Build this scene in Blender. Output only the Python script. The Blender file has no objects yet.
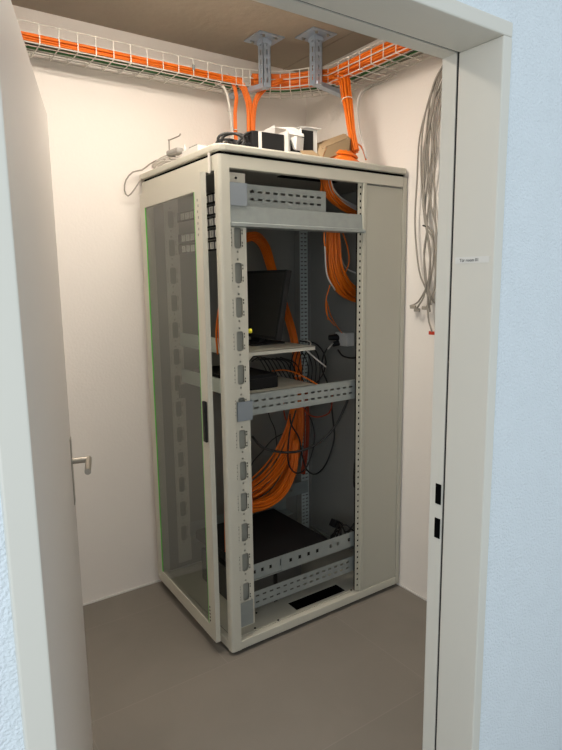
import bpy, bmesh, math, random
from mathutils import Vector, Matrix
random.seed(7)
SC = bpy.context.scene
COL = SC.collection

# ------------------------------------------------------------------ camera
F, YAW, PIT, ROL, H = 580.02, 0.603719, 0.159827, -0.0131466, 1.60969
CP = Vector((0, 0, H))
fw = Vector((math.sin(YAW)*math.cos(PIT), math.cos(YAW)*math.cos(PIT), -math.sin(PIT)))
r0 = Vector((math.cos(YAW), -math.sin(YAW), 0)); u0 = r0.cross(fw)
RT = math.cos(ROL)*r0 + math.sin(ROL)*u0
UP = -math.sin(ROL)*r0 + math.cos(ROL)*u0
cd = bpy.data.cameras.new('camera'); cam = bpy.data.objects.new('camera', cd); COL.objects.link(cam)
cd.sensor_width = 36; cd.sensor_fit = 'AUTO'; cd.lens = F/750*36; cd.clip_start = 0.02
m3 = Matrix((RT, UP, -fw)).transposed()
cam.matrix_world = Matrix.Translation(CP) @ m3.to_4x4()
SC.camera = cam

# ------------------------------------------------------------------ light
SC.view_settings.view_transform = 'Standard'; SC.view_settings.look = 'None'
SC.view_settings.gamma = 1; SC.view_settings.exposure = 0.0
SC.view_settings.use_curve_mapping = False
w = bpy.data.worlds.new('world'); SC.world = w; w.use_nodes = True
bg = w.node_tree.nodes['Background']
bg.inputs[0].default_value = (0.80, 0.88, 0.93, 1); bg.inputs[1].default_value = 0.88
def area(name, loc, target, sx, sy, power, col):
    l = bpy.data.lights.new(name, 'AREA'); l.shape = 'RECTANGLE'; l.size = sx; l.size_y = sy
    l.energy = power; l.color = col
    o = bpy.data.objects.new(name, l); COL.objects.link(o); o.location = loc
    o.rotation_euler = (Vector(target)-Vector(loc)).to_track_quat('-Z', 'Y').to_euler()
    return o
area('corridor_window_light', (-1.15, -0.75, 1.7), (0.5, 0.9, 1.3), 0.9, 1.4, 21, (0.86, 0.93, 1.0))

# ------------------------------------------------------------------ helpers
def P(u, v, ax, val):
    """point on the plane x/y/z = val seen at pixel (u, v) of the survey photograph"""
    r = fw + RT*((u-281)/F) - UP*((v-375)/F)
    i = 'xyz'.index(ax)
    return CP + r*((val-CP[i])/r[i])

def mat(name, col, rough=0.5, metal=0.0, bump=0.0, bscale=60, var=0.0, vscale=6, spec=0.5, emit=None, stretch=None):
    m = bpy.data.materials.new(name); m.use_nodes = True
    nt = m.node_tree; b = nt.nodes['Principled BSDF']
    b.inputs['Base Color'].default_value = (*col, 1); b.inputs['Roughness'].default_value = rough
    b.inputs['Metallic'].default_value = metal; b.inputs['Specular IOR Level'].default_value = spec
    tc = nt.nodes.new('ShaderNodeTexCoord'); src = tc.outputs['Object']
    if stretch:
        mp = nt.nodes.new('ShaderNodeMapping'); mp.inputs['Scale'].default_value = stretch
        nt.links.new(src, mp.inputs[0]); src = mp.outputs[0]
    if var > 0:
        n = nt.nodes.new('ShaderNodeTexNoise'); n.inputs['Scale'].default_value = vscale; n.inputs['Detail'].default_value = 5
        r = nt.nodes.new('ShaderNodeMixRGB'); r.blend_type = 'MIX'
        r.inputs[1].default_value = (*[c*(1-var) for c in col], 1); r.inputs[2].default_value = (*[min(1, c*(1+var)) for c in col], 1)
        nt.links.new(src, n.inputs['Vector']); nt.links.new(n.outputs['Fac'], r.inputs[0]); nt.links.new(r.outputs[0], b.inputs['Base Color'])
    if bump > 0:
        n2 = nt.nodes.new('ShaderNodeTexNoise'); n2.inputs['Scale'].default_value = bscale; n2.inputs['Detail'].default_value = 3
        bp = nt.nodes.new('ShaderNodeBump'); bp.inputs['Strength'].default_value = bump; bp.inputs['Distance'].default_value = 0.01
        nt.links.new(src, n2.inputs['Vector']); nt.links.new(n2.outputs['Fac'], bp.inputs['Height']); nt.links.new(bp.outputs[0], b.inputs['Normal'])
    return m

M = {}
M['plaster'] = mat('room_plaster', (0.87, 0.825, 0.775), 0.9, bump=0.12, bscale=90, var=0.015)
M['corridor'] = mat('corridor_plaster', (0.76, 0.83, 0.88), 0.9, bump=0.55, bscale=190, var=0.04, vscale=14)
M['frame_paint'] = mat('door_frame_paint', (0.68, 0.665, 0.60), 0.38, bump=0.03, bscale=30)
M['leaf'] = mat('door_leaf_paint', (0.62, 0.585, 0.545), 0.42, var=0.01)
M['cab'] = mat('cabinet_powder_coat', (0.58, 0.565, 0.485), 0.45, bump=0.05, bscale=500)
M['cab_shade'] = mat('cabinet_coat_shaded', (0.475, 0.465, 0.395), 0.5, bump=0.05, bscale=500)  # same cabinet coat darkened, the dim side's shade put into the colour
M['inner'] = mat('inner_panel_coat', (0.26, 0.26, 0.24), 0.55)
M['galv'] = mat('galvanised_steel', (0.31, 0.345, 0.34), 0.42, metal=0.4, var=0.12, vscale=30)
M['galv_blue'] = mat('galvanised_bracket_steel', (0.44, 0.52, 0.62), 0.32, metal=0.5, var=0.2, vscale=25)
M['dark_case'] = mat('dark_grey_case', (0.08, 0.08, 0.075), 0.6)
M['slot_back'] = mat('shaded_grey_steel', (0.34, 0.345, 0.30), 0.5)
M['galv_bracket'] = mat('bracket_zinc_steel', (0.27, 0.31, 0.35), 0.4, metal=0.3)
M['galv_light'] = mat('light_galvanised_steel', (0.62, 0.68, 0.66), 0.45, metal=0.2)
M['wire'] = mat('galvanised_wire', (0.72, 0.69, 0.63), 0.4, metal=0.1)
M['steel'] = mat('brushed_stainless', (0.40, 0.37, 0.32), 0.42, metal=0.9)
M['orange'] = mat('orange_cable_jacket', (0.86, 0.185, 0.008), 0.45, var=0.15, vscale=9)
M['red'] = mat('red_cable_jacket', (0.38, 0.05, 0.012), 0.45)
M['white_c'] = mat('white_cable_jacket', (0.72, 0.69, 0.64), 0.5)
M['grey_c'] = mat('grey_cable_jacket', (0.30, 0.275, 0.235), 0.5)
M['green_c'] = mat('green_cable_jacket', (0.04, 0.17, 0.045), 0.5)
M['black_c'] = mat('black_cable_jacket', (0.012, 0.012, 0.012), 0.5)
M['black'] = mat('black_plastic', (0.010, 0.010, 0.011), 0.6, spec=0.3)
M['black_m'] = mat('black_metal_case', (0.010, 0.010, 0.011), 0.75, spec=0.25)
M['void'] = mat('black_gap_shade', (0.004, 0.004, 0.004), 1.0, spec=0.0)  # flat black standing in for the shade inside holes and gaps
M['rubber'] = mat('black_rubber_seal', (0.02, 0.019, 0.017), 0.8)
M['white'] = mat('white_plastic', (0.66, 0.65, 0.62), 0.45)
M['paper'] = mat('white_paper', (0.68, 0.665, 0.64), 0.7)
M['card'] = mat('brown_cardboard', (0.32, 0.225, 0.125), 0.85, var=0.08, vscale=20)
M['yellow'] = mat('yellow_plastic', (0.80, 0.72, 0.03), 0.5)
M['redplug'] = mat('red_plug_plastic', (0.6, 0.05, 0.02), 0.5)
M['ink'] = mat('label_ink', (0.09, 0.09, 0.085), 0.8)
M['green_film'] = mat('green_film_edge', (0.10, 0.62, 0.05), 0.4)
M['screen'] = mat('dark_monitor_glass', (0.004, 0.004, 0.005), 0.3)
M['tape'] = mat('label_tape', (0.72, 0.715, 0.68), 0.5)

# floor: large grey tiles with faint joints
def floor_mat():
    m = mat('grey_stone_tiles', (0.17, 0.155, 0.135), 0.62, bump=0.05, bscale=40)
    nt = m.node_tree; b = nt.nodes['Principled BSDF']
    tc = nt.nodes.new('ShaderNodeTexCoord')
    mp = nt.nodes.new('ShaderNodeMapping'); mp.inputs['Location'].default_value = (0.32, 0.18, 0)
    br = nt.nodes.new('ShaderNodeTexBrick'); br.offset = 0.5
    br.inputs['Scale'].default_value = 1.0; br.inputs['Brick Width'].default_value = 1.2; br.inputs['Row Height'].default_value = 0.6
    br.inputs['Mortar Size'].default_value = 0.0016; br.inputs['Mortar Smooth'].default_value = 0.4
    br.inputs['Color1'].default_value = (0.215, 0.195, 0.168, 1); br.inputs['Color2'].default_value = (0.225, 0.203, 0.175, 1)
    br.inputs['Mortar'].default_value = (0.265, 0.24, 0.21, 1)
    n = nt.nodes.new('ShaderNodeTexNoise'); n.inputs['Scale'].default_value = 3.2; n.inputs['Detail'].default_value = 6; n.inputs['Distortion'].default_value = 0.9
    rm = nt.nodes.new('ShaderNodeMapRange'); rm.inputs[3].default_value = 0.88; rm.inputs[4].default_value = 1.12
    mx = nt.nodes.new('ShaderNodeMixRGB'); mx.blend_type = 'MULTIPLY'; mx.inputs[0].default_value = 1
    nt.links.new(tc.outputs['Object'], mp.inputs[0]); nt.links.new(mp.outputs[0], br.inputs['Vector'])
    nt.links.new(tc.outputs['Object'], n.inputs['Vector']); nt.links.new(n.outputs['Fac'], rm.inputs[0])
    nt.links.new(br.outputs['Color'], mx.inputs[1]); nt.links.new(rm.outputs[0], mx.inputs[2]); nt.links.new(mx.outputs[0], b.inputs['Base Color'])
    return m
M['floor'] = floor_mat()
# ceiling: raw concrete with formwork joints
def ceil_mat():
    m = mat('raw_concrete', (0.37, 0.32, 0.255), 0.9, bump=0.25, bscale=25, var=0.1, vscale=4)
    return m
M['ceil'] = ceil_mat()
M['joint'] = mat('concrete_joint_fin', (0.34, 0.295, 0.24), 0.9)
def glass_mat():
    m = bpy.data.materials.new('tinted_door_glass'); m.use_nodes = True
    nt = m.node_tree; nt.nodes.clear()
    out = nt.nodes.new('ShaderNodeOutputMaterial'); mix = nt.nodes.new('ShaderNodeMixShader')
    tr = nt.nodes.new('ShaderNodeBsdfTransparent'); tr.inputs[0].default_value = (0.86, 0.88, 0.85, 1)
    df = nt.nodes.new('ShaderNodeBsdfDiffuse'); df.inputs[0].default_value = (0.17, 0.175, 0.155, 1)
    m2 = nt.nodes.new('ShaderNodeMixShader'); m2.inputs[0].default_value = 0.20
    gl = nt.nodes.new('ShaderNodeBsdfGlossy'); gl.inputs['Roughness'].default_value = 0.03
    fr = nt.nodes.new('ShaderNodeFresnel'); fr.inputs[0].default_value = 1.45
    nt.links.new(tr.outputs[0], m2.inputs[1]); nt.links.new(df.outputs[0], m2.inputs[2])
    ge = nt.nodes.new('ShaderNodeNewGeometry'); inv = nt.nodes.new('ShaderNodeMath'); inv.operation = 'SUBTRACT'; inv.inputs[0].default_value = 1.0
    nt.links.new(ge.outputs['Backfacing'], inv.inputs[1])
    mu = nt.nodes.new('ShaderNodeMath'); mu.operation = 'MULTIPLY'; nt.links.new(fr.outputs[0], mu.inputs[0]); nt.links.new(inv.outputs[0], mu.inputs[1])
    mf = nt.nodes.new('ShaderNodeMath'); mf.operation = 'MULTIPLY'; mf.inputs[1].default_value = 0.28; nt.links.new(inv.outputs[0], mf.inputs[0]); nt.links.new(mf.outputs[0], m2.inputs[0])
    nt.links.new(mu.outputs[0], mix.inputs[0]); nt.links.new(m2.outputs[0], mix.inputs[1]); nt.links.new(gl.outputs[0], mix.inputs[2])
    nt.links.new(mix.outputs[0], out.inputs[0])
    return m
M['glass'] = glass_mat()

def root(name, loc, label, cat, group=None, rotz=0):
    o = bpy.data.objects.new(name, None); COL.objects.link(o); o.empty_display_size = 0.05
    o.location = loc; o.rotation_euler = (0, 0, rotz); tag(o, label, cat, group); return o
def tag(o, label=None, cat=None, group=None, kind=None):
    if label: o['label'] = label
    if cat: o['category'] = cat
    if group: o['group'] = group
    if kind: o['kind'] = kind
    return o
def wloc(o):
    v = Vector(o.location); p = o.parent
    while p: v = v + Vector(p.location); p = p.parent
    return v
def obj(name, bm, m, parent=None, smooth=False, bevel=0, solid=0, origin=None, local=False):
    """link a bmesh given in world coordinates as one mesh object (local: already in the parent's frame)"""
    me = bpy.data.meshes.new(name)
    off = Vector((0, 0, 0))
    if parent is not None and not local: off = wloc(parent)
    loc = Vector((0, 0, 0))
    if parent is None or local is False:
        if origin is None and len(bm.verts):
            mn = Vector([min(v.co[i] for v in bm.verts) for i in range(3)]); mx = Vector([max(v.co[i] for v in bm.verts) for i in range(3)])
            origin = Vector(((mn.x+mx.x)/2, (mn.y+mx.y)/2, mn.z))
        loc = Vector(origin)
        bmesh.ops.translate(bm, verts=bm.verts, vec=-loc)
    bmesh.ops.recalc_face_normals(bm, faces=bm.faces) if not solid else None
    bm.to_mesh(me); bm.free()
    if smooth:
        for p in me.polygons: p.use_smooth = True
    me.materials.append(M[m] if isinstance(m, str) else m)
    o = bpy.data.objects.new(name, me); COL.objects.link(o)
    if parent is not None: o.parent = parent
    o.location = loc - off
    if solid:
        s = o.modifiers.new('t', 'SOLIDIFY'); s.thickness = abs(solid); s.offset = 1 if solid > 0 else -1
    if bevel:
        b = o.modifiers.new('b', 'BEVEL'); b.width = bevel; b.segments = 2; b.limit_method = 'ANGLE'
    return o
def box(bm, lo, hi, mtx=None):
    vs = [bm.verts.new((x, y, z)) for x in (lo[0], hi[0]) for y in (lo[1], hi[1]) for z in (lo[2], hi[2])]
    if mtx is not None:
        for v in vs: v.co = mtx @ v.co
    for f in ((0,1,3,2),(4,6,7,5),(0,4,5,1),(2,3,7,6),(0,2,6,4),(1,5,7,3)): bm.faces.new([vs[i] for i in f])
    return bm
def boxes(*bs):
    bm = bmesh.new()
    for b in bs: box(bm, *b)
    return bm
def prism(bm, pts, vec):
    """extrude polygon pts along vec"""
    a = [bm.verts.new(p) for p in pts]; b = [bm.verts.new(Vector(p)+Vector(vec)) for p in pts]
    bm.faces.new(a); bm.faces.new(b[::-1]); n = len(a)
    for i in range(n): bm.faces.new((a[i], b[i], b[(i+1) % n], a[(i+1) % n]))
    return bm
def cyl(bm, p0, p1, r0_, r1_=None, seg=12):
    r1_ = r0_ if r1_ is None else r1_
    p0 = Vector(p0); p1 = Vector(p1); d = (p1-p0).normalized()
    a = d.orthogonal().normalized(); b = d.cross(a)
    A = [bm.verts.new(p0+(a*math.cos(t)+b*math.sin(t))*r0_) for t in [2*math.pi*i/seg for i in range(seg)]]
    B = [bm.verts.new(p1+(a*math.cos(t)+b*math.sin(t))*r1_) for t in [2*math.pi*i/seg for i in range(seg)]]
    bm.faces.new(A[::-1]); bm.faces.new(B)
    for i in range(seg): bm.faces.new((A[i], A[(i+1) % seg], B[(i+1) % seg], B[i]))
    return bm
def spline(pts, step=0.03):
    pts = [Vector(p) for p in pts]
    if len(pts) < 3: 
        return pts
    out = []
    q = [2*pts[0]-pts[1]] + pts + [2*pts[-1]-pts[-2]]
    for i in range(1, len(q)-2):
        a, b, c, d = q[i-1:i+3]
        n = max(2, min(14, int((c-b).length/step)+1))
        for k in range(n):
            t = k/n
            out.append(0.5*((2*b)+(c-a)*t+(2*a-5*b+4*c-d)*t*t+(3*b-a-3*c+d)*t**3))
    out.append(pts[-1]); return out
def tube(bm, pts, r, seg=6, closed=False):
    n = len(pts); rings = []
    t0 = (pts[1]-pts[0]).normalized(); a = t0.orthogonal().normalized()
    for i in range(n):
        t = (pts[min(n-1, i+1)]-pts[max(0, i-1)])
        if t.length < 1e-9: t = t0
        t = t.normalized(); a = (a-t*a.dot(t))
        a = a.normalized() if a.length > 1e-6 else t.orthogonal().normalized()
        b = t.cross(a); t0 = t
        rings.append([bm.verts.new(pts[i]+(a*math.cos(2*math.pi*k/seg)+b*math.sin(2*math.pi*k/seg))*r) for k in range(seg)])
    for i in range(n-1):
        for k in range(seg):
            bm.faces.new((rings[i][k], rings[i][(k+1) % seg], rings[i+1][(k+1) % seg], rings[i+1][k]))
    bm.faces.new(rings[0][::-1]); bm.faces.new(rings[-1])
    return bm
def frames(pts):
    out = []; n = len(pts); a = None
    for i in range(n):
        t = (pts[min(n-1, i+1)]-pts[max(0, i-1)]).normalized()
        if a is None: a = t.orthogonal().normalized()
        a = (a-t*a.dot(t)).normalized(); out.append((a, t.cross(a)))
    return out
def wire(name, pts, r, m, parent=None, step=0.03, seg=6, label=None, cat=None, group=None, extra=None):
    bm = bmesh.new(); tube(bm, spline(pts, step), r, seg)
    o = obj(name, bm, m, parent, smooth=True)
    if label: tag(o, label, cat, group)
    return o
def bundle(name, pts, n, R, r, m, label, cat='cables', group=None, ties=(), spread=None, wob=0.5, flat=1.0, up=None, mats=None, step=0.035, base=None, seg=5):
    """a tied bundle: one thing, each strand a child mesh"""
    c = spline(pts, step); fr = frames(c); N = len(c)
    mn = min(c, key=lambda p: p.z)
    rt = root(name, base or (mn.x, mn.y, mn.z), label, cat, group)
    for k in range(n):
        rr = R*math.sqrt((k+0.5)/n); th = k*2.39996+random.random()*0.4
        ph = random.random()*6.28; fq = 0.5+random.random()
        sp = []
        for i, p in enumerate(c):
            a, b = fr[i]; s = 1.0
            if spread: 
                t = i/(N-1)*(len(spread)-1); j = min(int(t), len(spread)-2); s = spread[j]+(spread[j+1]-spread[j])*(t-j)
            wv = wob*R*math.sin(fq*i*0.35+ph)*0.35*s
            sp.append(p+(a*math.cos(th)*flat+b*math.sin(th))*(rr*s)+(a*math.sin(ph)+b*math.cos(ph))*wv)
        bm = bmesh.new(); tube(bm, sp, r, seg)
        obj('cable', bm, mats[k % len(mats)] if mats else m, rt, smooth=True)
    for t in ties:
        i = int(t*(N-1)); a, b = fr[i]; s = 1.0
        if spread:
            q = t*(len(spread)-1); j = min(int(q), len(spread)-2); s = spread[j]+(spread[j+1]-spread[j])*(q-j)
        ring = [c[i]+(a*math.cos(x*math.pi/8)*flat+b*math.sin(x*math.pi/8))*(R*s*1.12+r*1.3) for x in range(17)]
        bm = bmesh.new(); tube(bm, ring, 0.0022, 4); obj('cable_tie', bm, 'white_c', rt)
    return rt

def plate(bm, O, U, V, rows):
    """perforated sheet: rows = [(v0, v1, u0, u1, [(hu0, hu1, hv0, hv1, chamfer)...])]"""
    O, U, V = Vector(O), Vector(U), Vector(V)
    def pt(u, v): return O+U*u+V*v
    for (v0, v1, u0_, u1_, holes) in rows:
        us = sorted(set([u0_, u1_]+[h[0] for h in holes]+[h[1] for h in holes]))
        vs = sorted(set([v0, v1]+[h[2] for h in holes]+[h[3] for h in holes]))
        cache = {}
        def gv(u, v):
            k = (round(u, 5), round(v, 5))
            if k not in cache: cache[k] = bm.verts.new(pt(u, v))
            return cache[k]
        for i in range(len(us)-1):
            for j in range(len(vs)-1):
                a, b, c, d = us[i], us[i+1], vs[j], vs[j+1]; mu, mv = (a+b)/2, (c+d)/2
                hh = [h for h in holes if h[0] < mu < h[1] and h[2] < mv < h[3]]
                if not hh:
                    bm.faces.new((gv(a, c), gv(b, c), gv(b, d), gv(a, d)))
                elif hh[0][4] > 0 and abs(hh[0][0]-a) < 1e-6 and abs(hh[0][1]-b) < 1e-6:
                    h = hh[0]; q = h[4]
                    for (x, y, sx, sy) in ((a, h[2], 1, 1), (b, h[2], -1, 1), (a, h[3], 1, -1), (b, h[3], -1, -1)):
                        if c-1e-6 <= y <= d+1e-6:
                            bm.faces.new((gv(x, y), bm.verts.new(pt(x+sx*q, y)), bm.verts.new(pt(x+sx*q*0.3, y+sy*q*0.3)), bm.verts.new(pt(x, y+sy*q))))
    return bm
def slots(u0_, u1_, pitch, w_, rowsv, h_):
    out = []; u = u0_+pitch*0.4
    while u+w_ < u1_-0.006:
        for v in rowsv: out.append((u, u+w_, v-h_/2, v+h_/2, 0))
        u += pitch
    return out

# ------------------------------------------------------------------ structure
def struct(name, bm, m, bevel=0, parent=None):
    o = obj(name, bm, m, parent, bevel=bevel); o['kind'] = 'structure'; return o
ZC = 2.774
struct('floor', boxes(((-2.2, -2.2, -0.05), (2.6, 2.95, 0))), 'floor')
struct('ceiling', boxes(((-0.65, 0.80, ZC), (2.3, 2.97, ZC+0.15))), 'ceil')
struct('wall_back', boxes(((-0.65, 2.8206, 0), (2.145, 2.97, ZC))), 'plaster')
struct('wall_right', boxes(((2.145, 0.945, 0), (2.3, 2.97, ZC))), 'plaster')
struct('wall_left', boxes(((-0.65, 0.945, 0), (-0.5, 2.8206, ZC))), 'plaster')
XL, XR, ZD = 0.147, 1.105, 2.10
fo = 0.040; fr2 = 0.029
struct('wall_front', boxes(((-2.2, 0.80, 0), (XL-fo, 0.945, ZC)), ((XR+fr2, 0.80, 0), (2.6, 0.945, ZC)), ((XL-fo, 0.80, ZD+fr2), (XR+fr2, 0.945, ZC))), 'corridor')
# formwork joints on the raw ceiling
struct('trim_1', boxes(((1.985, 1.06, ZC-0.003), (1.991, 2.8206, ZC))), 'joint')
# white sealant bead along the foot of the walls
struct('baseboard_back', boxes(((-0.5, 2.813, 0), (2.137, 2.8206, 0.006))), 'white')
struct('baseboard_right', boxes(((2.138, 0.945, 0), (2.145, 2.8206, 0.006))), 'white')
# steel door frame
def ring(y0, y1, xi, xo):
    """jambs and head between y0 and y1; xi = inset from the clear opening, xo = outer size"""
    return boxes(((XL-xo, y0, 0), (XL-xi, y1, ZD+xi)), ((XR+xi, y0, 0), (XR+xo-0.011, y1, ZD+xi)), ((XL-xo, y0, ZD+xi), (XR+xo-0.011, y1, ZD+xo-0.011)))
fr_ = struct('door_frame', ring(0.786, 0.899, 0, fo), 'frame_paint', bevel=0.003)
fr_.name = 'trim_2'
for (nm, y0, y1, xi, m) in (('seal', 0.899, 0.9055, 0.004, 'rubber'), ('rebate', 0.9055, 0.945, 0.0015, 'frame_paint')):
    obj(nm, ring(y0, y1, xi, fo-0.001), m, fr_)
for zc, hh in ((1.080, 0.044), (0.990, 0.044)):
    obj('strike_slot', boxes(((XR-0.0005, 0.9095, zc-hh/2-0.004), (XR+0.002, 0.926, zc+hh/2+0.004))), 'void', fr_)
lab = obj('label_strip', boxes(((XR-0.0008, 0.799, 1.645), (XR, 0.889, 1.659))), 'tape', fr_)
def text_mesh(s, size, name, m, parent, mtx):
    cu = bpy.data.curves.new('t', 'FONT'); cu.body = s; cu.size = size; cu.extrude = 0.0002; cu.offset = size*0.01
    to = bpy.data.objects.new('t', cu); COL.objects.link(to)
    dg = bpy.context.evaluated_depsgraph_get(); me = bpy.data.meshes.new_from_object(to.evaluated_get(dg))
    bpy.data.objects.remove(to); me.name = name; me.transform(mtx); me.materials.clear(); me.materials.append(M[m])
    o = bpy.data.objects.new(name, me); COL.objects.link(o); o.parent = parent; return o
# text runs from far to near along -Y, read from the opening (facing -X)
tm = Matrix(((0, 0, -1, XR-0.001), (-1, 0, 0, 0.877), (0, 1, 0, 1.6485), (0, 0, 0, 1)))
tx = text_mesh('Tür room 01', 0.0098, 'printed_text', 'ink', lab, Matrix.Translation(-wloc(lab)) @ tm)
tx['label'] = 'small black printed words'

# surface-mounted ceiling lamp
def emit(name, col, st):
    m = bpy.data.materials.new(name); m.use_nodes = True; nt = m.node_tree; nt.nodes.clear()
    e = nt.nodes.new('ShaderNodeEmission'); e.inputs[0].default_value = (*col, 1); e.inputs[1].default_value = st
    o_ = nt.nodes.new('ShaderNodeOutputMaterial'); nt.links.new(e.outputs[0], o_.inputs[0]); return m
cl = root('ceiling_light', (0.88, 1.90, 2.72), 'long white surface-mounted lamp on the concrete ceiling', 'lamp')
obj('housing', boxes(((0.34, 1.79, 2.75), (1.42, 2.01, ZC))), 'white', cl)
obj('diffuser', boxes(((0.36, 1.81, 2.728), (1.40, 1.99, 2.75))), emit('lamp_diffuser_glow', (1.0, 0.885, 0.76), 38.0), cl)

# open door leaf (inward, hinged on the left)
A = Vector((0.176, 0.955, 0)); B = Vector((0.4715, 1.886, 0)); dv = (B-A).normalized(); nv = Vector((dv.y, -dv.x, 0))
def leafbox(t0, t1, n0, n1, z0, z1):
    bm = bmesh.new()
    pts = [A+dv*t0+nv*n0, A+dv*t1+nv*n0, A+dv*t1+nv*n1, A+dv*t0+nv*n1]
    prism(bm, [p+Vector((0, 0, z0)) for p in pts], (0, 0, z1-z0)); return bm
LW = (B-A).length
door = obj('door_1', leafbox(0, LW, -0.04, 0, 0.008, 2.107), 'leaf', bevel=0.002); door['kind'] = 'structure'
hz = 1.055; ht = LW-0.045
dh = obj('door_handle', leafbox(ht-0.018, ht+0.018, 0, 0.003, hz-0.14, hz+0.075), 'steel', door); 
bm = bmesh.new()
c0 = A+dv*ht+Vector((0, 0, hz)); c1 = c0+nv*0.052; 
tube(bm, [c0+nv*0.003, c1], 0.0095, 12)
obj('neck', bm, 'steel', dh, smooth=False)
bm = bmesh.new(); tube(bm, [c1+dv*0.010, c1-dv*0.13], 0.0095, 12); obj('lever', bm, 'steel', dh)

# ------------------------------------------------------------------ rack cabinet
X0, X1, Y0, Y1, Z0, Z1 = 1.1156, 2.1365, 2.0169, 2.795, 0.018, 2.091
cab = root('rack_cabinet', ((X0+X1)/2, (Y0+Y1)/2, 0), 'tall light grey network rack with tinted glass door and open side, on the tiled floor', 'cabinet')
def part(name, bm, m, parent=cab, **k): return obj(name, bm, m, parent, **k)
# corner posts
def post(x0, y0, x1, y1, z0, z1, cx_, cy_, ch=0.012):
    """post with one chamfered outer corner"""
    pts = [(x0, y0), (x1, y0), (x1, y1), (x0, y1)]
    out = []
    for (x, y) in pts:
        if abs(x-cx_) < 1e-6 and abs(y-cy_) < 1e-6:
            sx = 1 if x == x0 else -1; sy = 1 if y == y0 else -1
            seq = [(x, y+sy*ch), (x+sx*ch*0.3, y+sy*ch*0.3), (x+sx*ch, y)]
            if (x == x0) != (y == y0): seq = seq[::-1]
            out += seq
        else: out.append((x, y))
    bm = bmesh.new(); prism(bm, [(x, y, z0) for x, y in out], (0, 0, z1-z0)); return bm
part('corner_post', post(X0, Y0, X0+0.047, Y0+0.034, Z0, Z1, X0, Y0), 'cab')
part('corner_post', post(X0, Y1-0.03, X0+0.045, Y1, Z0, Z1, X0, Y1), 'cab')
part('corner_post', boxes(((X1-0.026, Y0, Z0), (X1, Y0+0.03, Z1))), 'cab_shade', bevel=0.003)
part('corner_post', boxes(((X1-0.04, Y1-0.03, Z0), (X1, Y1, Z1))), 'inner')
part('middle_post', boxes(((1.857, Y0, 0.062), (1.877, Y0+0.03, 2.043))), 'cab_shade', bevel=0.002)
# perforated mounting strip at the right of the opening
hl = []; z = 0.09; k = 0
while z < 2.02:
    for d in ((0, 0.014, 0.028) if True else ()): pass
    hl.append((0.012, 0.022, z, z+0.010, 0)); z += 0.0285 if k % 3 else 0.032; k += 1
bm = bmesh.new(); plate(bm, (1.830, Y0+0.010, 0), (1, 0, 0), (0, 0, 1), [(0.066, 2.043, 0, 0.027, hl)])
part('mounting_strip', bm, 'cab_shade', solid=0.0015)
part('mounting_strip', boxes(((1.832, Y0+0.016, 0.066), (1.857, Y0+0.02, 2.04))), 'void')  # black sheet behind the perforations, painted in for their shade
part('side_cover', boxes(((1.880, Y0+0.003, 0.060), (X1-0.0285, Y0+0.014, 2.036))), 'cab_shade', bevel=0.002)
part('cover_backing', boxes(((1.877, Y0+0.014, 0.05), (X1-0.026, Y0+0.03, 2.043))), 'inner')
part('top_rail', boxes(((X0+0.046, Y0, 2.043), (X1-0.026, Y0+0.03, Z1))), 'cab', bevel=0.002)
part('top_rail', boxes(((X0, Y0+0.034, 2.034), (X0+0.03, Y1-0.03, Z1))), 'cab', bevel=0.002)
part('bottom_rail', boxes(((X0+0.046, Y0, Z0), (X1-0.026, Y0+0.03, 0.058))), 'cab', bevel=0.003)
part('bottom_rail', boxes(((X0+0.002, Y0+0.034, Z0), (X0+0.03, Y1-0.03, 0.056))), 'cab', bevel=0.002)
part('plinth', boxes(((X0+0.02, Y0+0.02, 0.0), (X1-0.02, Y1-0.02, 0.02))), 'black')
# base plate with a rectangular hole, black block put in for the shade below
bm = bmesh.new(); plate(bm, (X0+0.03, Y0+0.03, 0.060), (1, 0, 0), (0, 1, 0), [(0, 0.73, 0, 0.985, [(1.50-X0-0.03, 1.808-X0-0.03, 0.022, 0.098, 0)])])
part('base_plate', bm, 'cab_shade', solid=-0.003)
part('base_hole_shade', boxes(((1.485, Y0+0.045, 0.03), (1.82, Y0+0.14, 0.054))), 'void')
bm = bmesh.new()
for (x, y) in ((1.26, 2.06), (1.38, 2.05), (1.83, 2.052), (1.88, 2.06), (1.33, 2.16)):
    bm = bmesh.new(); cyl(bm, (x, y, 0.060), (x, y, 0.0635), 0.005, seg=8); part('base_screw', bm, 'black')
# rear and far side panels, lid
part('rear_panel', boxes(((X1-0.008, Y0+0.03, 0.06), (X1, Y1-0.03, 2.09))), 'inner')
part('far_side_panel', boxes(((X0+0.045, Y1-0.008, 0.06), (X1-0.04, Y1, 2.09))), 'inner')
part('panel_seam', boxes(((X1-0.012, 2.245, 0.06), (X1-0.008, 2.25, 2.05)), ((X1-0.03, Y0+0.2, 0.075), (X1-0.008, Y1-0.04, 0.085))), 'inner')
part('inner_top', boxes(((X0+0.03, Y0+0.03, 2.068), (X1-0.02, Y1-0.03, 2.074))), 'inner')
part('entry_slot', boxes(((1.51, 2.10, 2.064), (1.83, 2.20, 2.0685))), 'void')
part('lid_gap_shade', boxes(((X0+0.012, Y0+0.012, Z1), (X1-0.012, Y1-0.012, 2.106))), 'void')  # black block filling the shaded gap where spacers lift the lid
bm = bmesh.new()
lx0, lx1, ly0, ly1, c = X0-0.006, X1+0.003, Y0-0.005, Y1+0.005, 0.035
prism(bm, [(lx0+c, ly0, 2.103), (lx1-c*0.5, ly0, 2.103), (lx1, ly0+c*0.5, 2.103), (lx1, ly1, 2.103), (lx0, ly1, 2.103), (lx0, ly0+c, 2.103), (lx0+c*0.3, ly0+c*0.3, 2.103)], (0, 0, 0.028))
part('lid', bm, 'cab', bevel=0.006)
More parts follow.
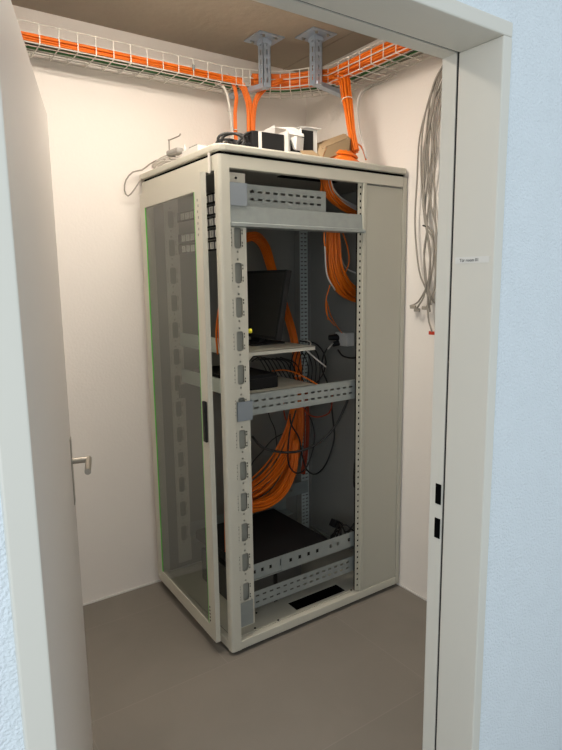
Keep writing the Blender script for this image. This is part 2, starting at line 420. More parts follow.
part('foot_pad', boxes(((X0+0.03, Y0+0.03, 0), (X0+0.09, Y0+0.09, 0.0195))), 'black')

# glass door, hinged at the far post, standing slightly open
hy = 2.758; ang = math.radians(2.0)
dx = X0-0.003
dr = bpy.data.objects.new('rack_door', None)
COL.objects.link(dr); dr.parent = cab; dr.location = Vector((dx, hy, 0))-Vector(cab.location); dr.rotation_euler = (0, 0, -ang)
dr['label'] = 'light grey framed glass door, slightly open'
def dpart(name, bm, m, parent=dr, **k):
    me_o = obj(name, bm, m, parent, local=True, **k); return me_o
DL = 0.688; z0d, z1d = 0.058, 2.028; th = 0.022
def db(t0, t1, x0, x1, z0, z1): return ((x0, -t1, z0), (x1, -t0, z1))
gl0, gl1, gz0, gz1 = 0.060, 0.625, 0.118, 1.962
dpart('door_frame', boxes(db(0, DL, -th, 0, gz1, z1d), db(0, DL, -th, 0, z0d, gz0), db(0, gl0, -th, 0, gz0, gz1), db(gl1, DL, -th, 0, gz0, gz1)), 'cab')
dpart('glass_pane', boxes(db(gl0, gl1, -th+0.004, -th+0.008, gz0, gz1)), 'glass')
dpart('film_edge', boxes(db(gl0, gl0+0.007, -th+0.001, -th+0.0035, gz0, gz1)), 'green_film')
dpart('film_edge', boxes(db(gl1-0.007, gl1, -th+0.001, -th+0.0035, gz0, gz1)), 'green_film')
hb = bmesh.new()
box(hb, (-th-0.012, -0.680, 0.958), (-th, -0.652, 1.130)); 
hd_ = dpart('door_handle', hb, 'black', bevel=0.004); hd_['label'] = 'long black swing handle'
vb = bmesh.new()
for i in range(7):
    box(vb, (-th-0.0012, -0.655-0.006*(i % 2), 1.79+0.022*i), (-th+0.001, -0.648-0.006*(i % 2), 1.79+0.022*i+0.010))
dpart('hinge_marks', vb, 'inner')
vb = bmesh.new()
for i in range(5): box(vb, (-th-0.0012, -0.640, 0.135+0.016*i), (-th+0.001, -0.633, 0.142+0.016*i))
dpart('vent_holes', vb, 'void')
bm = bmesh.new(); cyl(bm, (-th-0.004, -0.025, 0.083), (-th, -0.025, 0.083), 0.006, seg=10); dpart('door_pin', bm, 'white')

# slotted mounting columns (near and far)
COLX = 1.205
def column(y, sgn, xc=1.165):
    rows = []; u0_, u1_ = 0.0, 0.076
    zs = 0.11; zt = 2.03; p = 0.1372; zc = 1.508-0.1372*12
    while zc < 2.1:
        a, b = max(zs, zc-p/2), min(zt, zc+p/2)
        if b > a+0.012:
            if a <= zc-0.043 and b >= zc+0.043:
                rows.append((a, zc-0.043, u0_, u1_, [(0.030, 0.038, zc-0.058, zc-0.050, 0)] if a < zc-0.059 else []))
                h = [(0.020, 0.052, zc-0.041, zc+0.041, 0.009)]+[(0.0545, 0.0605, zc+d-0.004, zc+d+0.004, 0) for d in (-0.030, -0.018, 0.018, 0.030)]+[(0.004, 0.009, zc+d-0.003, zc+d+0.003, 0) for d in (-0.030, -0.018, 0.0, 0.018, 0.030)]
                rows.append((zc-0.043, zc+0.043, u0_, u1_, h))
                rows.append((zc+0.043, b, u0_, u1_, [(0.030, 0.038, zc+0.050, zc+0.058, 0)] if b > zc+0.059 else []))
            else: rows.append((a, b, u0_, u1_, []))
        zc += p
    bm = bmesh.new(); plate(bm, (xc, y, 0), (1, 0, 0), (0, 0, 1), rows)
    o = part('mounting_column', bm, 'cab', solid=0.002)
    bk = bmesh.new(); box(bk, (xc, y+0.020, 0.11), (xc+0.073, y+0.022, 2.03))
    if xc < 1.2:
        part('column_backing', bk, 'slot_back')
        for a_, b_ in ((0.0025, 0.0105), (0.0535, 0.0615)):
            part('hole_shade_strip', boxes(((xc+a_, y+0.004, 0.12), (xc+b_, y+0.006, 2.02))), 'void')  # black strips added behind the small holes so they look shaded
    else: bk.free()
column(Y0+0.016, 1)
column(Y1-0.05, 1, COLX)

# cross members on the side opening
YR = 2.05
def rail(name, x0, x1, z0, z1, holes, m='galv', y=YR, lip=0.0, liptop=0.0):
    bm = bmesh.new(); plate(bm, (x0, y, z0), (1, 0, 0), (0, 0, 1), [(0, z1-z0, 0, x1-x0, holes)])
    if lip: box(bm, (x0, y+0.002, z0), (x1, y+lip, z0+0.002))
    if liptop: box(bm, (x0, y+0.002, z1-0.002), (x1, y+liptop, z1))
    return part(name, bm, m, solid=-0.0018)
rail('slotted_rail', 1.238, 1.665, 1.907, 1.995, slots(0.02, 0.42, 0.038, 0.022, (0.030, 0.060), 0.0085), liptop=0.02, lip=0.02)
rail('slotted_rail', 1.238, 1.862, 1.038+0.012, 1.128+0.012, slots(0.02, 0.61, 0.038, 0.022, (0.030, 0.060), 0.0085), liptop=0.02, lip=0.02)
rail('slotted_rail', 1.225, 1.845, 0.165, 0.244, slots(0.02, 0.62, 0.038, 0.020, (0.026, 0.056), 0.008), liptop=0.0, lip=0.03)
rail('square_hole_rail', 1.23, 1.42, 0.304, 0.374, [(x, x+0.014, 0.026, 0.043, 0) for x in (0.02, 0.062, 0.106)]+[(0.165, 0.170, 0.02, 0.055, 0)], lip=0.0)
rail('square_hole_rail', 1.40, 1.845, 0.302, 0.376, [(x, x+0.016, 0.028, 0.046, 0) for x in (0.045, 0.097, 0.149, 0.201, 0.285, 0.33, 0.40)], y=YR-0.003, lip=0.0)
# support angles for the flat case
part('support_angle', boxes(((1.23, YR, 0.296), (1.845, YR+0.075, 0.299))), 'galv')
part('support_angle', boxes(((1.23, 2.56, 0.296), (1.845, 2.64, 0.299)), ((1.23, 2.64, 0.296), (1.845, 2.642, 0.37))), 'galv')
for (a, b, c_, d) in ((1.166, 1.243, 1.905, 1.992), (1.176, 1.247, 1.040, 1.122), (1.158, 1.228, 0.120, 0.232)):
    bb = boxes(((a, Y0+0.004, c_), (b, Y0+0.006, d)), ((b-0.002, Y0+0.006, c_), (b, YR+0.012, d)), ((a, Y0+0.006, c_), (a+0.002, Y0+0.012, d)))
    part('rail_bracket', bb, 'galv_bracket' if c_ > 0.3 else 'galv')
bm = bmesh.new()
for (x, z) in ((1.188, 2.010), (1.262, 1.935), (1.262, 1.967)):
    bm = bmesh.new(); cyl(bm, (x+0.01, Y0+0.010, z), (x+0.01, Y0+0.013, z), 0.005, seg=8); part('bracket_screw', bm, 'black')
# folded beam across the upper opening
bm = bmesh.new()
prism(bm, [(1.162, Y0+0.012, 1.905), (1.162, Y0+0.008, 1.905), (1.162, Y0+0.004, 1.842), (1.162, Y0-0.006, 1.838), (1.162, Y0-0.006, 1.826), (1.162, Y0+0.03, 1.822), (1.162, Y0+0.03, 1.826), (1.162, Y0+0.012, 1.842)], (0.698, 0, 0))
part('cross_beam', bm, 'galv')
part('beam_screw', (lambda b_: (cyl(b_, (1.852, Y0-0.006, 1.828), (1.852, Y0-0.016, 1.828), 0.007, seg=10), b_)[1])(bmesh.new()), 'galv')
# perforated rear rails in the far corner
def rear_rail(x, y, wdt, m='galv', z1=2.04):
    hl = []; z = 0.14
    while z < z1-0.03: hl.append((0.006, wdt*0.42, z, z+0.008, 0)); hl.append((wdt*0.56, wdt-0.006, z, z+0.008, 0)); z += 0.0222
    bm = bmesh.new(); plate(bm, (x, y, 0), (1, 0, 0), (0, 0, 1), [(0.1, z1, 0, wdt, hl)])
    part('rear_rail', bm, m, solid=-0.002)
rear_rail(2.003, 2.70, 0.055, 'galv_light')
part('rail_web', boxes(((2.003, 2.702, 0.1), (2.006, 2.75, 2.04))), 'inner')
part('depth_rail', boxes(((1.24, 2.72, 1.02), (2.0, 2.735, 1.09))), 'inner')
bm = bmesh.new(); plate(bm, (1.80, 2.66, 0.355), (1, 0, 0), (0, 0, 1), [(0, 0.075, 0, 0.22, [(0.05, 0.066, 0.03, 0.046, 0), (0.09, 0.106, 0.03, 0.046, 0)])]); part('square_hole_rail', bm, 'galv', solid=-0.002)

# shelves
def shelf(z, x1, lbl):
    bm = bmesh.new()
    y0s, y1s, x0s = 2.15, 2.70, 1.245
    box(bm, (x0s, y0s, z-0.0025), (x1, y1s, z))
    box(bm, (x0s, y0s, z-0.018), (x1, y0s+0.002, z)); box(bm, (x1-0.002, y0s, z-0.018), (x1, y1s, z))
    s = part('shelf', bm, 'cab'); s['label'] = lbl
    obj('front_lip', boxes(((1.240, 2.12, z-0.012), (1.2445, 2.69, z+0.055))), 'galv_light', s)
    fl = bmesh.new()
    prism(fl, [(x0s, y0s+0.004, z), (x0s+0.11, y0s+0.004, z), (x0s+0.06, y0s+0.004, z-0.05), (x0s, y0s+0.004, z-0.06)], (0, 0.003, 0))
    obj('shelf_bracket', fl, 'cab', s)
    return s
shelf(1.307, 1.682, 'upper light grey shelf'); shelf(1.124, 1.682, 'lower light grey shelf')
# patch panels with white ports across the front rails
for i in range(5):
    z = 1.955-i*0.048
    pp = part('patch_panel', boxes(((1.190, 2.10, z-0.021), (1.196, (2.30, 2.56, 2.38, 2.56, 2.56)[i], z+0.021))), 'black_m')
    pb = bmesh.new()
    for k in range((4, 9, 5, 9, 9)[i]):
        y = 2.115+k*0.046
        for (a, b) in (((1.186, y, z-0.014), (1.190, y+0.030, z-0.010)), ((1.186, y, z+0.010), (1.190, y+0.030, z+0.014)), ((1.186, y, z-0.010), (1.190, y+0.010, z+0.010)), ((1.186, y+0.020, z-0.010), (1.190, y+0.030, z+0.010))): box(pb, a, b)
    obj('port_frames', pb, 'white', pp)

# ------------------------------------------------------------------ things inside the rack
mo = root('computer_monitor', (1.52, 2.45, 1.307), 'black flat monitor tilted back on the upper rack shelf', 'monitor')
tl = math.atan2(0.061, 0.316)
mm = Matrix.Translation((1.488, 2.19, 1.345)) @ Matrix.Rotation(tl, 4, 'Y')
bm = bmesh.new(); box(bm, (0, 0, 0), (0.03, 0.50, 0.325), mm); obj('housing', bm, 'black', mo, bevel=0.004)
bm = bmesh.new(); box(bm, (-0.0015, 0.014, 0.014), (0.0, 0.486, 0.311), mm); obj('screen', bm, 'screen', mo)
obj('stand', boxes(((1.53, 2.40, 1.315), (1.56, 2.48, 1.48))), 'black', mo)
obj('foot', boxes(((1.45, 2.34, 1.307), (1.64, 2.54, 1.317))), 'black', mo)
kp = P(248.5, 331, 'y', 2.045)
bm = bmesh.new(); cyl(bm, (1.236, kp.y, kp.z), (kp.x+0.012, kp.y, kp.z), 0.008, 0.010, seg=14)
part('locking_knob', bm, 'yellow')['label'] = 'small yellow knob'
sw = root('network_device', (1.40, 2.40, 1.124), 'black box with cables plugged in, on the lower rack shelf', 'network device')
obj('case', boxes(((1.255, 2.20, 1.124), (1.50, 2.60, 1.175))), 'black', sw, bevel=0.003)
obj('case_lid', boxes(((1.26, 2.205, 1.175), (1.495, 2.595, 1.19))), 'black_m', sw)
bm = bmesh.new(); box(bm, (1.30, 2.197, 1.145), (1.315, 2.20, 1.15)); obj('status_label', bm, 'white', sw)
fc = root('flat_server', (1.48, 2.36, 0.299), 'flat black rack server lying on rails at the bottom of the rack', 'server')
obj('case', boxes(((1.245, 2.095, 0.299), (1.73, 2.60, 0.342))), 'black_m', fc, bevel=0.002)
obj('front_flange', boxes(((1.237, 2.10, 0.303), (1.245, 2.59, 0.340))), 'black', fc)
lp = root('lower_server', (1.44, 2.36, 0.060), 'dark flat case on the rack base plate under the bottom rails', 'server')
obj('case', boxes(((1.27, 2.19, 0.063), (1.62, 2.60, 0.235))), 'dark_case', lp, bevel=0.002); obj('vent_bar', boxes(((1.45, 2.186, 0.063), (1.47, 2.190, 0.235))), 'black', lp)
# socket box on the rear panel
so = root('socket_box', (2.12, 2.45, 1.255), 'white surface-mounted socket box high on the dark rear panel', 'socket')
obj('housing', boxes(((2.075, 2.375, 1.255), (2.128, 2.475, 1.33))), 'white', so, bevel=0.004)
bm = bmesh.new(); cyl(bm, (2.073, 2.455, 1.298), (2.075, 2.455, 1.298), 0.018, seg=16); obj('socket_insert', bm, 'black', so)
bm = bmesh.new(); cyl(bm, (2.072, 2.455, 1.302), (2.030, 2.475, 1.300), 0.019, 0.014, 12)
pl = tag(obj('power_plug', bm, 'black'), 'upper black plug of the two in the white socket box', 'plug')
bm = bmesh.new(); cyl(bm, (2.074, 2.44, 1.272), (2.040, 2.455, 1.262), 0.015, 0.012, 12)
tag(obj('power_plug', bm, 'black'), 'lower black plug of the two in the white socket box', 'plug')

# black leads
def lead(px, ax, vals, r=0.0045, m='black_c', label=None, name='power_cable', cat='cable', group=None):
    if not isinstance(vals, (list, tuple)): vals = [vals]*len(px)
    if len(vals) == 2 and len(px) > 2: vals = [vals[0]+(vals[1]-vals[0])*i/(len(px)-1) for i in range(len(px))]
    return wire(name, [P(u, v, ax, q) for (u, v), q in zip(px, vals)], r, m, label=label, cat=cat, group=group)
lead([(252, 436), (262, 447), (280, 452), (300, 451), (320, 442), (336, 425), (346, 404), (354, 384)], 'y', [2.30, 2.09], 0.006, label='thick black cable sagging across the opening below the slotted rail')
lead([(333, 344), (325, 352), (322, 368), (329, 388), (333, 420), (334, 440), (326, 464), (316, 474), (307, 470), (302, 455), (299, 438), (291, 424), (290, 414)], 'y', [2.46, 2.36], 0.0045, label='black cable from the socket plug hanging down in a long loop')
lead([(305, 408), (313, 425), (314, 445), (306, 468), (296, 473), (289, 465), (288, 450), (290, 430), (296, 410)], 'y', [2.40, 2.34], 0.004, label='black cable making a narrow hanging loop left of the socket cable loop')
lead([(338, 350), (343, 356), (352, 358), (360, 356)], 'y', [2.44, 2.10], 0.005, label='short black cable from the socket box to the right post')
lead([(356, 452), (354, 470), (354, 486), (358, 492)], 'y', 2.10, 0.0035, label='short black cable bowed out beside the right mounting strip')
lead([(300, 341), (314, 343), (322, 350), (326, 362), (322, 376), (312, 388)], 'y', [2.3, 2.45], 0.004, label='black cable curving down past the upper shelf corner')
lead([(268, 395), (269, 415), (275, 430), (277, 450), (276, 468)], 'y', 2.6, 0.003, label='thin black cable hanging straight down near the left column')
lead([(284, 433), (272, 440), (262, 452), (253, 462), (247, 478)], 'y', 2.62, 0.003, label='thin black cable running diagonally down to the left column')
lead([(277, 460), (268, 474), (258, 482), (250, 486)], 'y', 2.56, 0.0025, label='thin black cable crossing the coil of orange cables')
for k in range(9):
    x0 = 248+k*4; 
    lead([(x0, 362-k*0.6), (x0+8+k, 356+k), (x0+16+k, 366+2*k), (x0+22+1.5*k, 380+k*1.2)], 'y', [2.30+0.02*k, 2.42+0.02*k], 0.0032, label=('leftmost thin black cable looping over the black box on the lower shelf' if k == 0 else 'rightmost thin black cable looping over the black box on the lower shelf' if k == 8 else '%s thin black cable from the left among those looping over the lower shelf box' % ('second third fourth fifth sixth seventh eighth'.split()[k-1])), name='patch_cable', group='black leads above the lower shelf')
for k in range(4):
    lead([(292+3*k, 392), (290+4*k, 372), (294+4*k, 352), (300+5*k, 350), (308+4*k, 366), (306+4*k, 392)], 'y', [2.5, 2.62], 0.003, label='black cable looping behind the slotted middle rail, %s from the left of the four' % ('first second third fourth'.split()[k]), name='patch_cable', group='black leads behind the slotted middle rail')
# orange / red single leads
lead([(272, 371), (284, 370), (296, 373), (308, 379), (318, 385)], 'y', [2.45, 2.12], 0.0035, 'orange', 'single orange cable arching above the slotted middle rail', 'patch_cable')
lead([(302, 405), (308, 414), (318, 417), (329, 413), (332, 403), (332, 392)], 'y', 2.34, 0.0038, 'red', 'red cable hanging in a shallow loop below the middle rail', 'patch_cable')
lead([(328, 320), (326, 300), (331, 316), (338, 328), (343, 334)], 'y', [2.3, 2.42], 0.0028, 'orange', 'thin orange cable ending at the white socket box', 'patch_cable')
lead([(283, 398), (284, 412), (286, 420)], 'y', 2.55, 0.004, 'red', 'short red cable end below the middle rail', 'patch_cable')
lead([(276, 384), (284, 386), (293, 385), (302, 388)], 'y', 2.50, 0.004, 'red', 'dark red cable lying behind the middle rail', 'patch_cable')
wire('white_cable_end', [P(306, 350, 'y', 2.2), P(315, 358, 'y', 2.2), P(326, 367, 'y', 2.2)], 0.0035, 'white_c', label='short straight white cable hanging off the upper shelf corner', cat='cable')
wire('white_cable_end', [P(307, 350, 'y', 2.19), P(311, 343, 'y', 2.22), P(305, 340, 'y', 2.3)], 0.003, 'white_c', label='small white cable hook over the corner of the upper shelf', cat='cable')
wire('white_cable_end', [P(328, 349, 'y', 2.4), P(333, 343, 'y', 2.42)], 0.004, 'white_c', label='white cable stub beside the black socket plug', cat='cable')
# tangle at bottom right of rack
for k in range(8):
    random.seed(20+k)
    pts = [P(327+random.random()*5, 534+random.random()*12, 'y', 2.3), P(334+random.random()*6, 520+random.random()*22, 'y', 2.25), P(342+random.random()*6, 522+random.random()*24, 'y', 2.2), P(352+random.random()*3, 522+random.random()*26, 'y', 2.15)]
    wire('power_cable', pts, 0.0045, 'black_c', label='black cable in the tangle at the bottom right of the rack, ' + ('first second third fourth fifth sixth seventh eighth'.split()[k]) + ' from the front', cat='cable', group='black cables tangled at the bottom right')
random.seed(5)
bk = P(336, 524, 'y', 2.3)
bm = bmesh.new(); box(bm, (-0.03, -0.02, -0.02), (0.03, 0.02, 0.02), Matrix.Translation(bk) @ Matrix.Rotation(0.5, 4, 'Y')); tag(obj('power_adapter', bm, 'black', bevel=0.003), 'small black power adapter above the flat server, among the tangled cables', 'power adapter')

# orange bundles inside the rack
bundle('orange_cable_loop', [P(326, 176, 'y', 2.11), P(329, 190, 'y', 2.12), P(338, 201, 'y', 2.14), P(350, 209, 'y', 2.17), P(364, 216, 'y', 2.2)], 14, 0.026, 0.0042, 'orange',
       'orange cables curving from the lid slot to the right, above the cross beam', mats=['orange', 'orange', 'white_c', 'orange', 'orange'], wob=0.3)
wire('orange_patch_cable', [P(322, 180, 'y', 2.13), P(321, 195, 'y', 2.12), P(325, 213, 'y', 2.12), P(324, 240, 'y', 2.14), P(327, 252, 'y', 2.16)], 0.0042, 'orange', label='single orange cable dropping straight from the lid slot', cat='cable')
wire('white_patch_cable', [P(324, 225, 'y', 2.15), P(325, 250, 'y', 2.15), P(327, 275, 'y', 2.18), P(335, 290, 'y', 2.2)], 0.004, 'white_c', label='white cable hanging left of the looped orange cables', cat='cable')
wire('white_patch_cable', [P(340, 255, 'y', 2.25), P(346, 268, 'y', 2.25), P(358, 274, 'y', 2.22)], 0.0035, 'white_c', label='white cable crossing right of the looped orange cables', cat='cable')
bundle('orange_cable_loop', [P(333, 222, 'y', 2.17), P(334, 245, 'y', 2.17), P(335, 265, 'y', 2.17), P(340, 281, 'y', 2.18), P(349, 292, 'y', 2.2), P(362, 297, 'y', 2.22), P(374, 296, 'y', 2.25)], 26, 0.036, 0.004, 'orange',
       'thick loop of orange cables hanging right in the opening below the cross beam', spread=(0.8, 0.9, 1.1, 1.3, 1.1, 1.0, 1.0), wob=0.35)
wire('orange_patch_cable', [P(340, 226, 'y', 2.2), P(347, 245, 'y', 2.2), P(349, 262, 'y', 2.2), P(344, 275, 'y', 2.21)], 0.004, 'orange', label='single orange cable bowed out right of the thick loop', cat='cable')
wire('orange_patch_cable', [P(330, 285, 'y', 2.2), P(326, 300, 'y', 2.22), P(327, 315, 'y', 2.25), P(335, 326, 'y', 2.3)], 0.003, 'orange', label='thin orange cable hanging under the thick loop', cat='cable')
bundle('orange_cable_bundle', [P(240, 240, 'y', 2.4), P(254, 236, 'y', 2.5), P(264, 245, 'y', 2.6), P(272, 270, 'y', 2.66), P(284, 305, 'y', 2.68), P(293, 335, 'y', 2.68), P(298, 370, 'y', 2.66), P(299, 410, 'y', 2.64), P(297, 440, 'y', 2.62), P(288, 470, 'y', 2.6), P(272, 494, 'y', 2.58), P(250, 507, 'y', 2.56), P(236, 508, 'y', 2.54)],
       16, 0.024, 0.0045, 'orange', 'long orange cable bundle running from upper left down the back of the rack', ties=(0.3, 0.55), spread=(0.8, 1, 1, .9, .8, .8, .9, 1, 1.3, 1.6, 1.7, 1.6), wob=0.4)
bundle('orange_cable_bundle', [P(306, 392, 'y', 2.62), P(307, 420, 'y', 2.62), P(306, 450, 'y', 2.62), P(303, 474, 'y', 2.6)], 5, 0.016, 0.0045, 'red',
       'slim red-orange cable bundle hanging beside the perforated rear rail', wob=0.5)
bundle('orange_cable_coil', [P(294, 405, 'y', 2.55), P(290, 430, 'y', 2.52), P(282, 455, 'y', 2.5), P(268, 475, 'y', 2.48), P(250, 490, 'y', 2.46), P(232, 498, 'y', 2.44)], 16, 0.032, 0.005, 'orange',
       'orange cables fanning out to the lower left above the server', spread=(0.5, 0.8, 1.3, 1.5, 1.5, 1.2), wob=0.5)
bundle('orange_cable_coil', [P(296, 440, 'y', 2.45), P(294, 468, 'y', 2.42), P(284, 490, 'y', 2.4), P(268, 503, 'y', 2.38), P(248, 508, 'y', 2.36), P(232, 504, 'y', 2.34)], 12, 0.022, 0.005, 'orange',
       'lowest sweep of orange cables curling just above the flat server', spread=(0.6, 0.9, 1.3, 1.3, 1.1, 1.0), wob=0.5)
# orange seen through the door gap
bundle('orange_cable_bundle', [(1.22, 2.20, 1.50), (1.215, 2.22, 1.40), (1.23, 2.24, 1.30)], 5, 0.02, 0.005, 'orange', 'short orange cable bundle behind the door gap at mid height', wob=0.4)
bundle('orange_cable_bundle', [(1.24, 2.22, 1.04), (1.235, 2.22, 0.8), (1.24, 2.24, 0.55), (1.25, 2.26, 0.36)], 6, 0.022, 0.005, 'orange', 'orange cables hanging behind the door gap, below the handle', wob=0.4)

# ------------------------------------------------------------------ cable tray
def tray():
    near, far = [], []
    x = -0.45
    xs = [0.6515+0.0765*i for i in range(-14, 12)]
    for x in xs: near.append(Vector((x, 2.636, 0))); far.append(Vector((x, 2.800, 0)))
    nc = spline([(1.57, 2.632, 0), (1.64, 2.614, 0), (1.74, 2.580, 0), (1.815, 2.52, 0), (1.873, 2.44, 0), (1.915, 2.40, 0)], 0.3)
    for a in nc[::]: near.append(a)
    fcv = spline([(1.59, 2.795, 0), (1.70, 2.775, 0), (1.83, 2.73, 0), (1.93, 2.665, 0), (2.01, 2.585, 0), (2.06, 2.50, 0)], 0.3)
    for a in fcv: far.append(a)
    n1 = len(near)
    y = 2.375
    while y > 0.99:
        near.append(Vector((1.943, y, 0))); far.append(Vector((2.107, y, 0))); y -= 0.0765
    return near, far
near, far = tray(); n = min(len(near), len(far)); near = near[:n]; far = far[:n]
bm = bmesh.new(); ZB, ZM, ZT = 2.573, 2.611, 2.650; rw = 0.0026
up = Vector((0, 0, 1))
for a, b in zip(near, far):
    tube(bm, [a+up*ZT, a+up*ZB, b+up*ZB, b+up*ZT], rw, 5)
for z in (ZM, ZT, ZB):
    tube(bm, [p+up*z for p in near], rw, 5); tube(bm, [p+up*z for p in far], rw, 5)
for f in (0.25, 0.5, 0.75): tube(bm, [a.lerp(b, f)+up*(ZB+rw) for a, b in zip(near, far)], rw, 5)
tr = tag(obj('cable_tray', bm, 'wire', origin=(1.2, 2.7, ZB)), 'galvanised wire mesh cable tray under the ceiling, running along both walls', 'cable tray')
for i in (9, 23):
    p = near[i]
    obj('tray_clip', boxes(((p.x-0.006, p.y-0.005, 2.600), (p.x+0.006, p.y+0.003, 2.622))), 'galv', tr)
# cables lying in the tray
def offs(f, z, i0=0, i1=None): return [a.lerp(b, f)+up*z for a, b in zip(near[i0:i1], far[i0:i1])]
iA = 28
bundle('tray_cable_bundle', offs(0.115, 2.600, 0, iA), 20, 0.0165, 0.0036, 'orange', 'thick orange cable bundle lying in the tray along the back wall', flat=1.0, wob=0.3, base=(0.5, 2.67, 2.58))
cb = [Vector((1.66, 2.63, 2.60))]+offs(0.19, 2.610, 30, n)
bundle('tray_cable_bundle', cb, 40, 0.036, 0.0042, 'orange', 'thick orange cable bundle in the tray round the corner and along the right wall', wob=0.15, base=(1.95, 2.2, 2.58), flat=0.8)
bundle('tray_cable_bundle', offs(0.45, 2.589, 0, n-4), 5, 0.010, 0.004, 'grey_c', 'few grey and green cables lying on the tray bottom behind the orange ones', mats=['grey_c', 'green_c', 'white_c'], wob=0.6, flat=1.0, base=(0.6, 2.71, 2.58))
bundle('tray_cable_bundle', offs(0.68, 2.588, 0, n-4), 3, 0.009, 0.004, 'white_c', 'few pale cables lying at the wall side of the tray', mats=['grey_c', 'green_c', 'grey_c'], wob=0.6, base=(0.6, 2.75, 2.58))
# drops from the tray to the cabinet lid
ZL = 2.132
bundle('orange_cable_drop', [(1.53, 2.660, 2.60), (1.558, 2.648, 2.585), (1.575, 2.645, 2.52), (1.565, 2.645, 2.44), (1.565, 2.64, 2.30), (1.57, 2.62, 2.14)], 5, 0.008, 0.004, 'orange', 'slim orange cable drop from the tray to the lid, leftmost of the drops', ties=(0.6,), wob=0.3)
bundle('white_cable_drop', [(1.49, 2.70, 2.585), (1.515, 2.66, 2.56), (1.53, 2.645, 2.50), (1.54, 2.64, 2.40), (1.55, 2.63, 2.14)], 3, 0.007, 0.004, 'white_c', 'white cable drop from the tray beside the leftmost orange drop', ties=(0.4,), wob=0.4)
bundle('orange_cable_drop', [(1.53, 2.655, 2.605), (1.595, 2.638, 2.585), (1.625, 2.632, 2.53), (1.64, 2.63, 2.47), (1.642, 2.63, 2.35), (1.64, 2.62, 2.14)], 12, 0.015, 0.004, 'orange', 'thick orange cable drop behind the black boxes, its top bending from the left', ties=(0.62,), wob=0.3)
bundle('orange_cable_drop', [(1.79, 2.545, 2.605), (1.735, 2.575, 2.585), (1.69, 2.60, 2.545), (1.668, 2.622, 2.48), (1.660, 2.628, 2.35), (1.655, 2.62, 2.14)], 10, 0.014, 0.004, 'orange', 'orange cable drop whose top bends from the right, under the left ceiling bracket', ties=(), wob=0.3)
t3 = P(345.5, 84, 'x', 1.95); b3 = P(351, 153, 'z', 2.17)
t4 = P(344, 78, 'x', 1.96)
bundle('orange_cable_drop', [t4+Vector((0, 0.06, 0.01)), t4+Vector((0, 0, -0.008)), t3+Vector((-0.004, -0.006, -0.04)), P(348, 107, 'x', 1.93), P(351, 130, 'x', 1.91), P(355, 152, 'x', 1.89)], 18, 0.020, 0.004, 'orange', 'thick orange cable drop at the right, ending in the coil on the lid', ties=(0.45,), spread=(1.2, 1.25, 1.15, 0.95, 0.8, 0.9), wob=0.2)
bundle('white_cable_drop', [P(396, 75, 'z', 2.566), P(382, 82, 'z', 2.566), P(370, 87, 'z', 2.562), P(361, 94, 'x', 1.99), P(357.5, 106, 'x', 1.97), P(358.5, 125, 'x', 1.96), P(362, 142, 'x', 1.95), P(367, 158, 'x', 1.95)], 3, 0.006, 0.004, 'white_c', 'white cable drop curving down right of the thick orange drop', wob=0.4)

# ceiling brackets
def cbracket(x, y, label, grp, rot=0.0):
    r_ = root('ceiling_bracket', (x, y, 2.545), label, 'bracket', grp)
    bm = bmesh.new(); s = 0.072
    plate(bm, (x-s, y-s, ZC-0.006), (1, 0, 0), (0, 1, 0), [(0, 2*s, 0, 2*s, [(0.02, 0.05, 0.02, 0.032, 0), (0.094, 0.124, 0.02, 0.032, 0), (0.02, 0.05, 0.112, 0.124, 0), (0.094, 0.124, 0.112, 0.124, 0)])])
    obj('mounting_plate', bm, 'galv_blue', r_, solid=0.005)
    bm = bmesh.new()
    sl = []; z = 0.02
    while z < 0.20: sl.append((0.017, 0.027, z, z+0.026, 0)); z += 0.042
    w2 = 0.022
    for (O, U) in (((x-w2, y-w2, 2.548), (1, 0, 0)), ((x-w2, y+w2, 2.548), (0, -1, 0)), ((x+w2, y-w2, 2.548), (0, 1, 0))):
        plate(bm, O, U, (0, 0, 1), [(0, ZC-0.006-2.548, 0, 2*w2, sl)])
    obj('slotted_post', bm, 'galv_blue', r_, solid=-0.003)
    for a in (-1, 1):
        for b in (-1, 1):
            bm = bmesh.new(); cyl(bm, (x+a*0.035, y+b*0.05, ZC-0.014), (x+a*0.035, y+b*0.05, ZC-0.006), 0.007, seg=6); obj('anchor_bolt', bm, 'steel', r_)
    bm = bmesh.new(); box(bm, (x-0.026, y-0.026, ZC-0.030), (x+0.026, y+0.026, ZC-0.012)); obj('post_collar', bm, 'galv_blue', r_)
    return r_
b1 = cbracket(1.675, 2.535, 'galvanised slotted ceiling bracket, left of the two holding the tray', None)
b2 = cbracket(1.862, 2.368, 'galvanised slotted ceiling bracket, right of the two holding the tray', None)
def arm(b, p, d, L):
    p = Vector(p); d = Vector(d).normalized(); s = d.cross(up)*0.018
    bm = bmesh.new(); prism(bm, [p-s, p+s, p+s+Vector((0, 0, 0.022)), p-s+Vector((0, 0, 0.022))], d*L)
    obj('support_arm', bm, 'galv_blue', b, bevel=0.002)
arm(b1, (1.675, 2.515, 2.546), (-0.25, 1, 0), 0.26); arm(b2, (1.845, 2.36, 2.546), (1, 0.30, 0), 0.25)

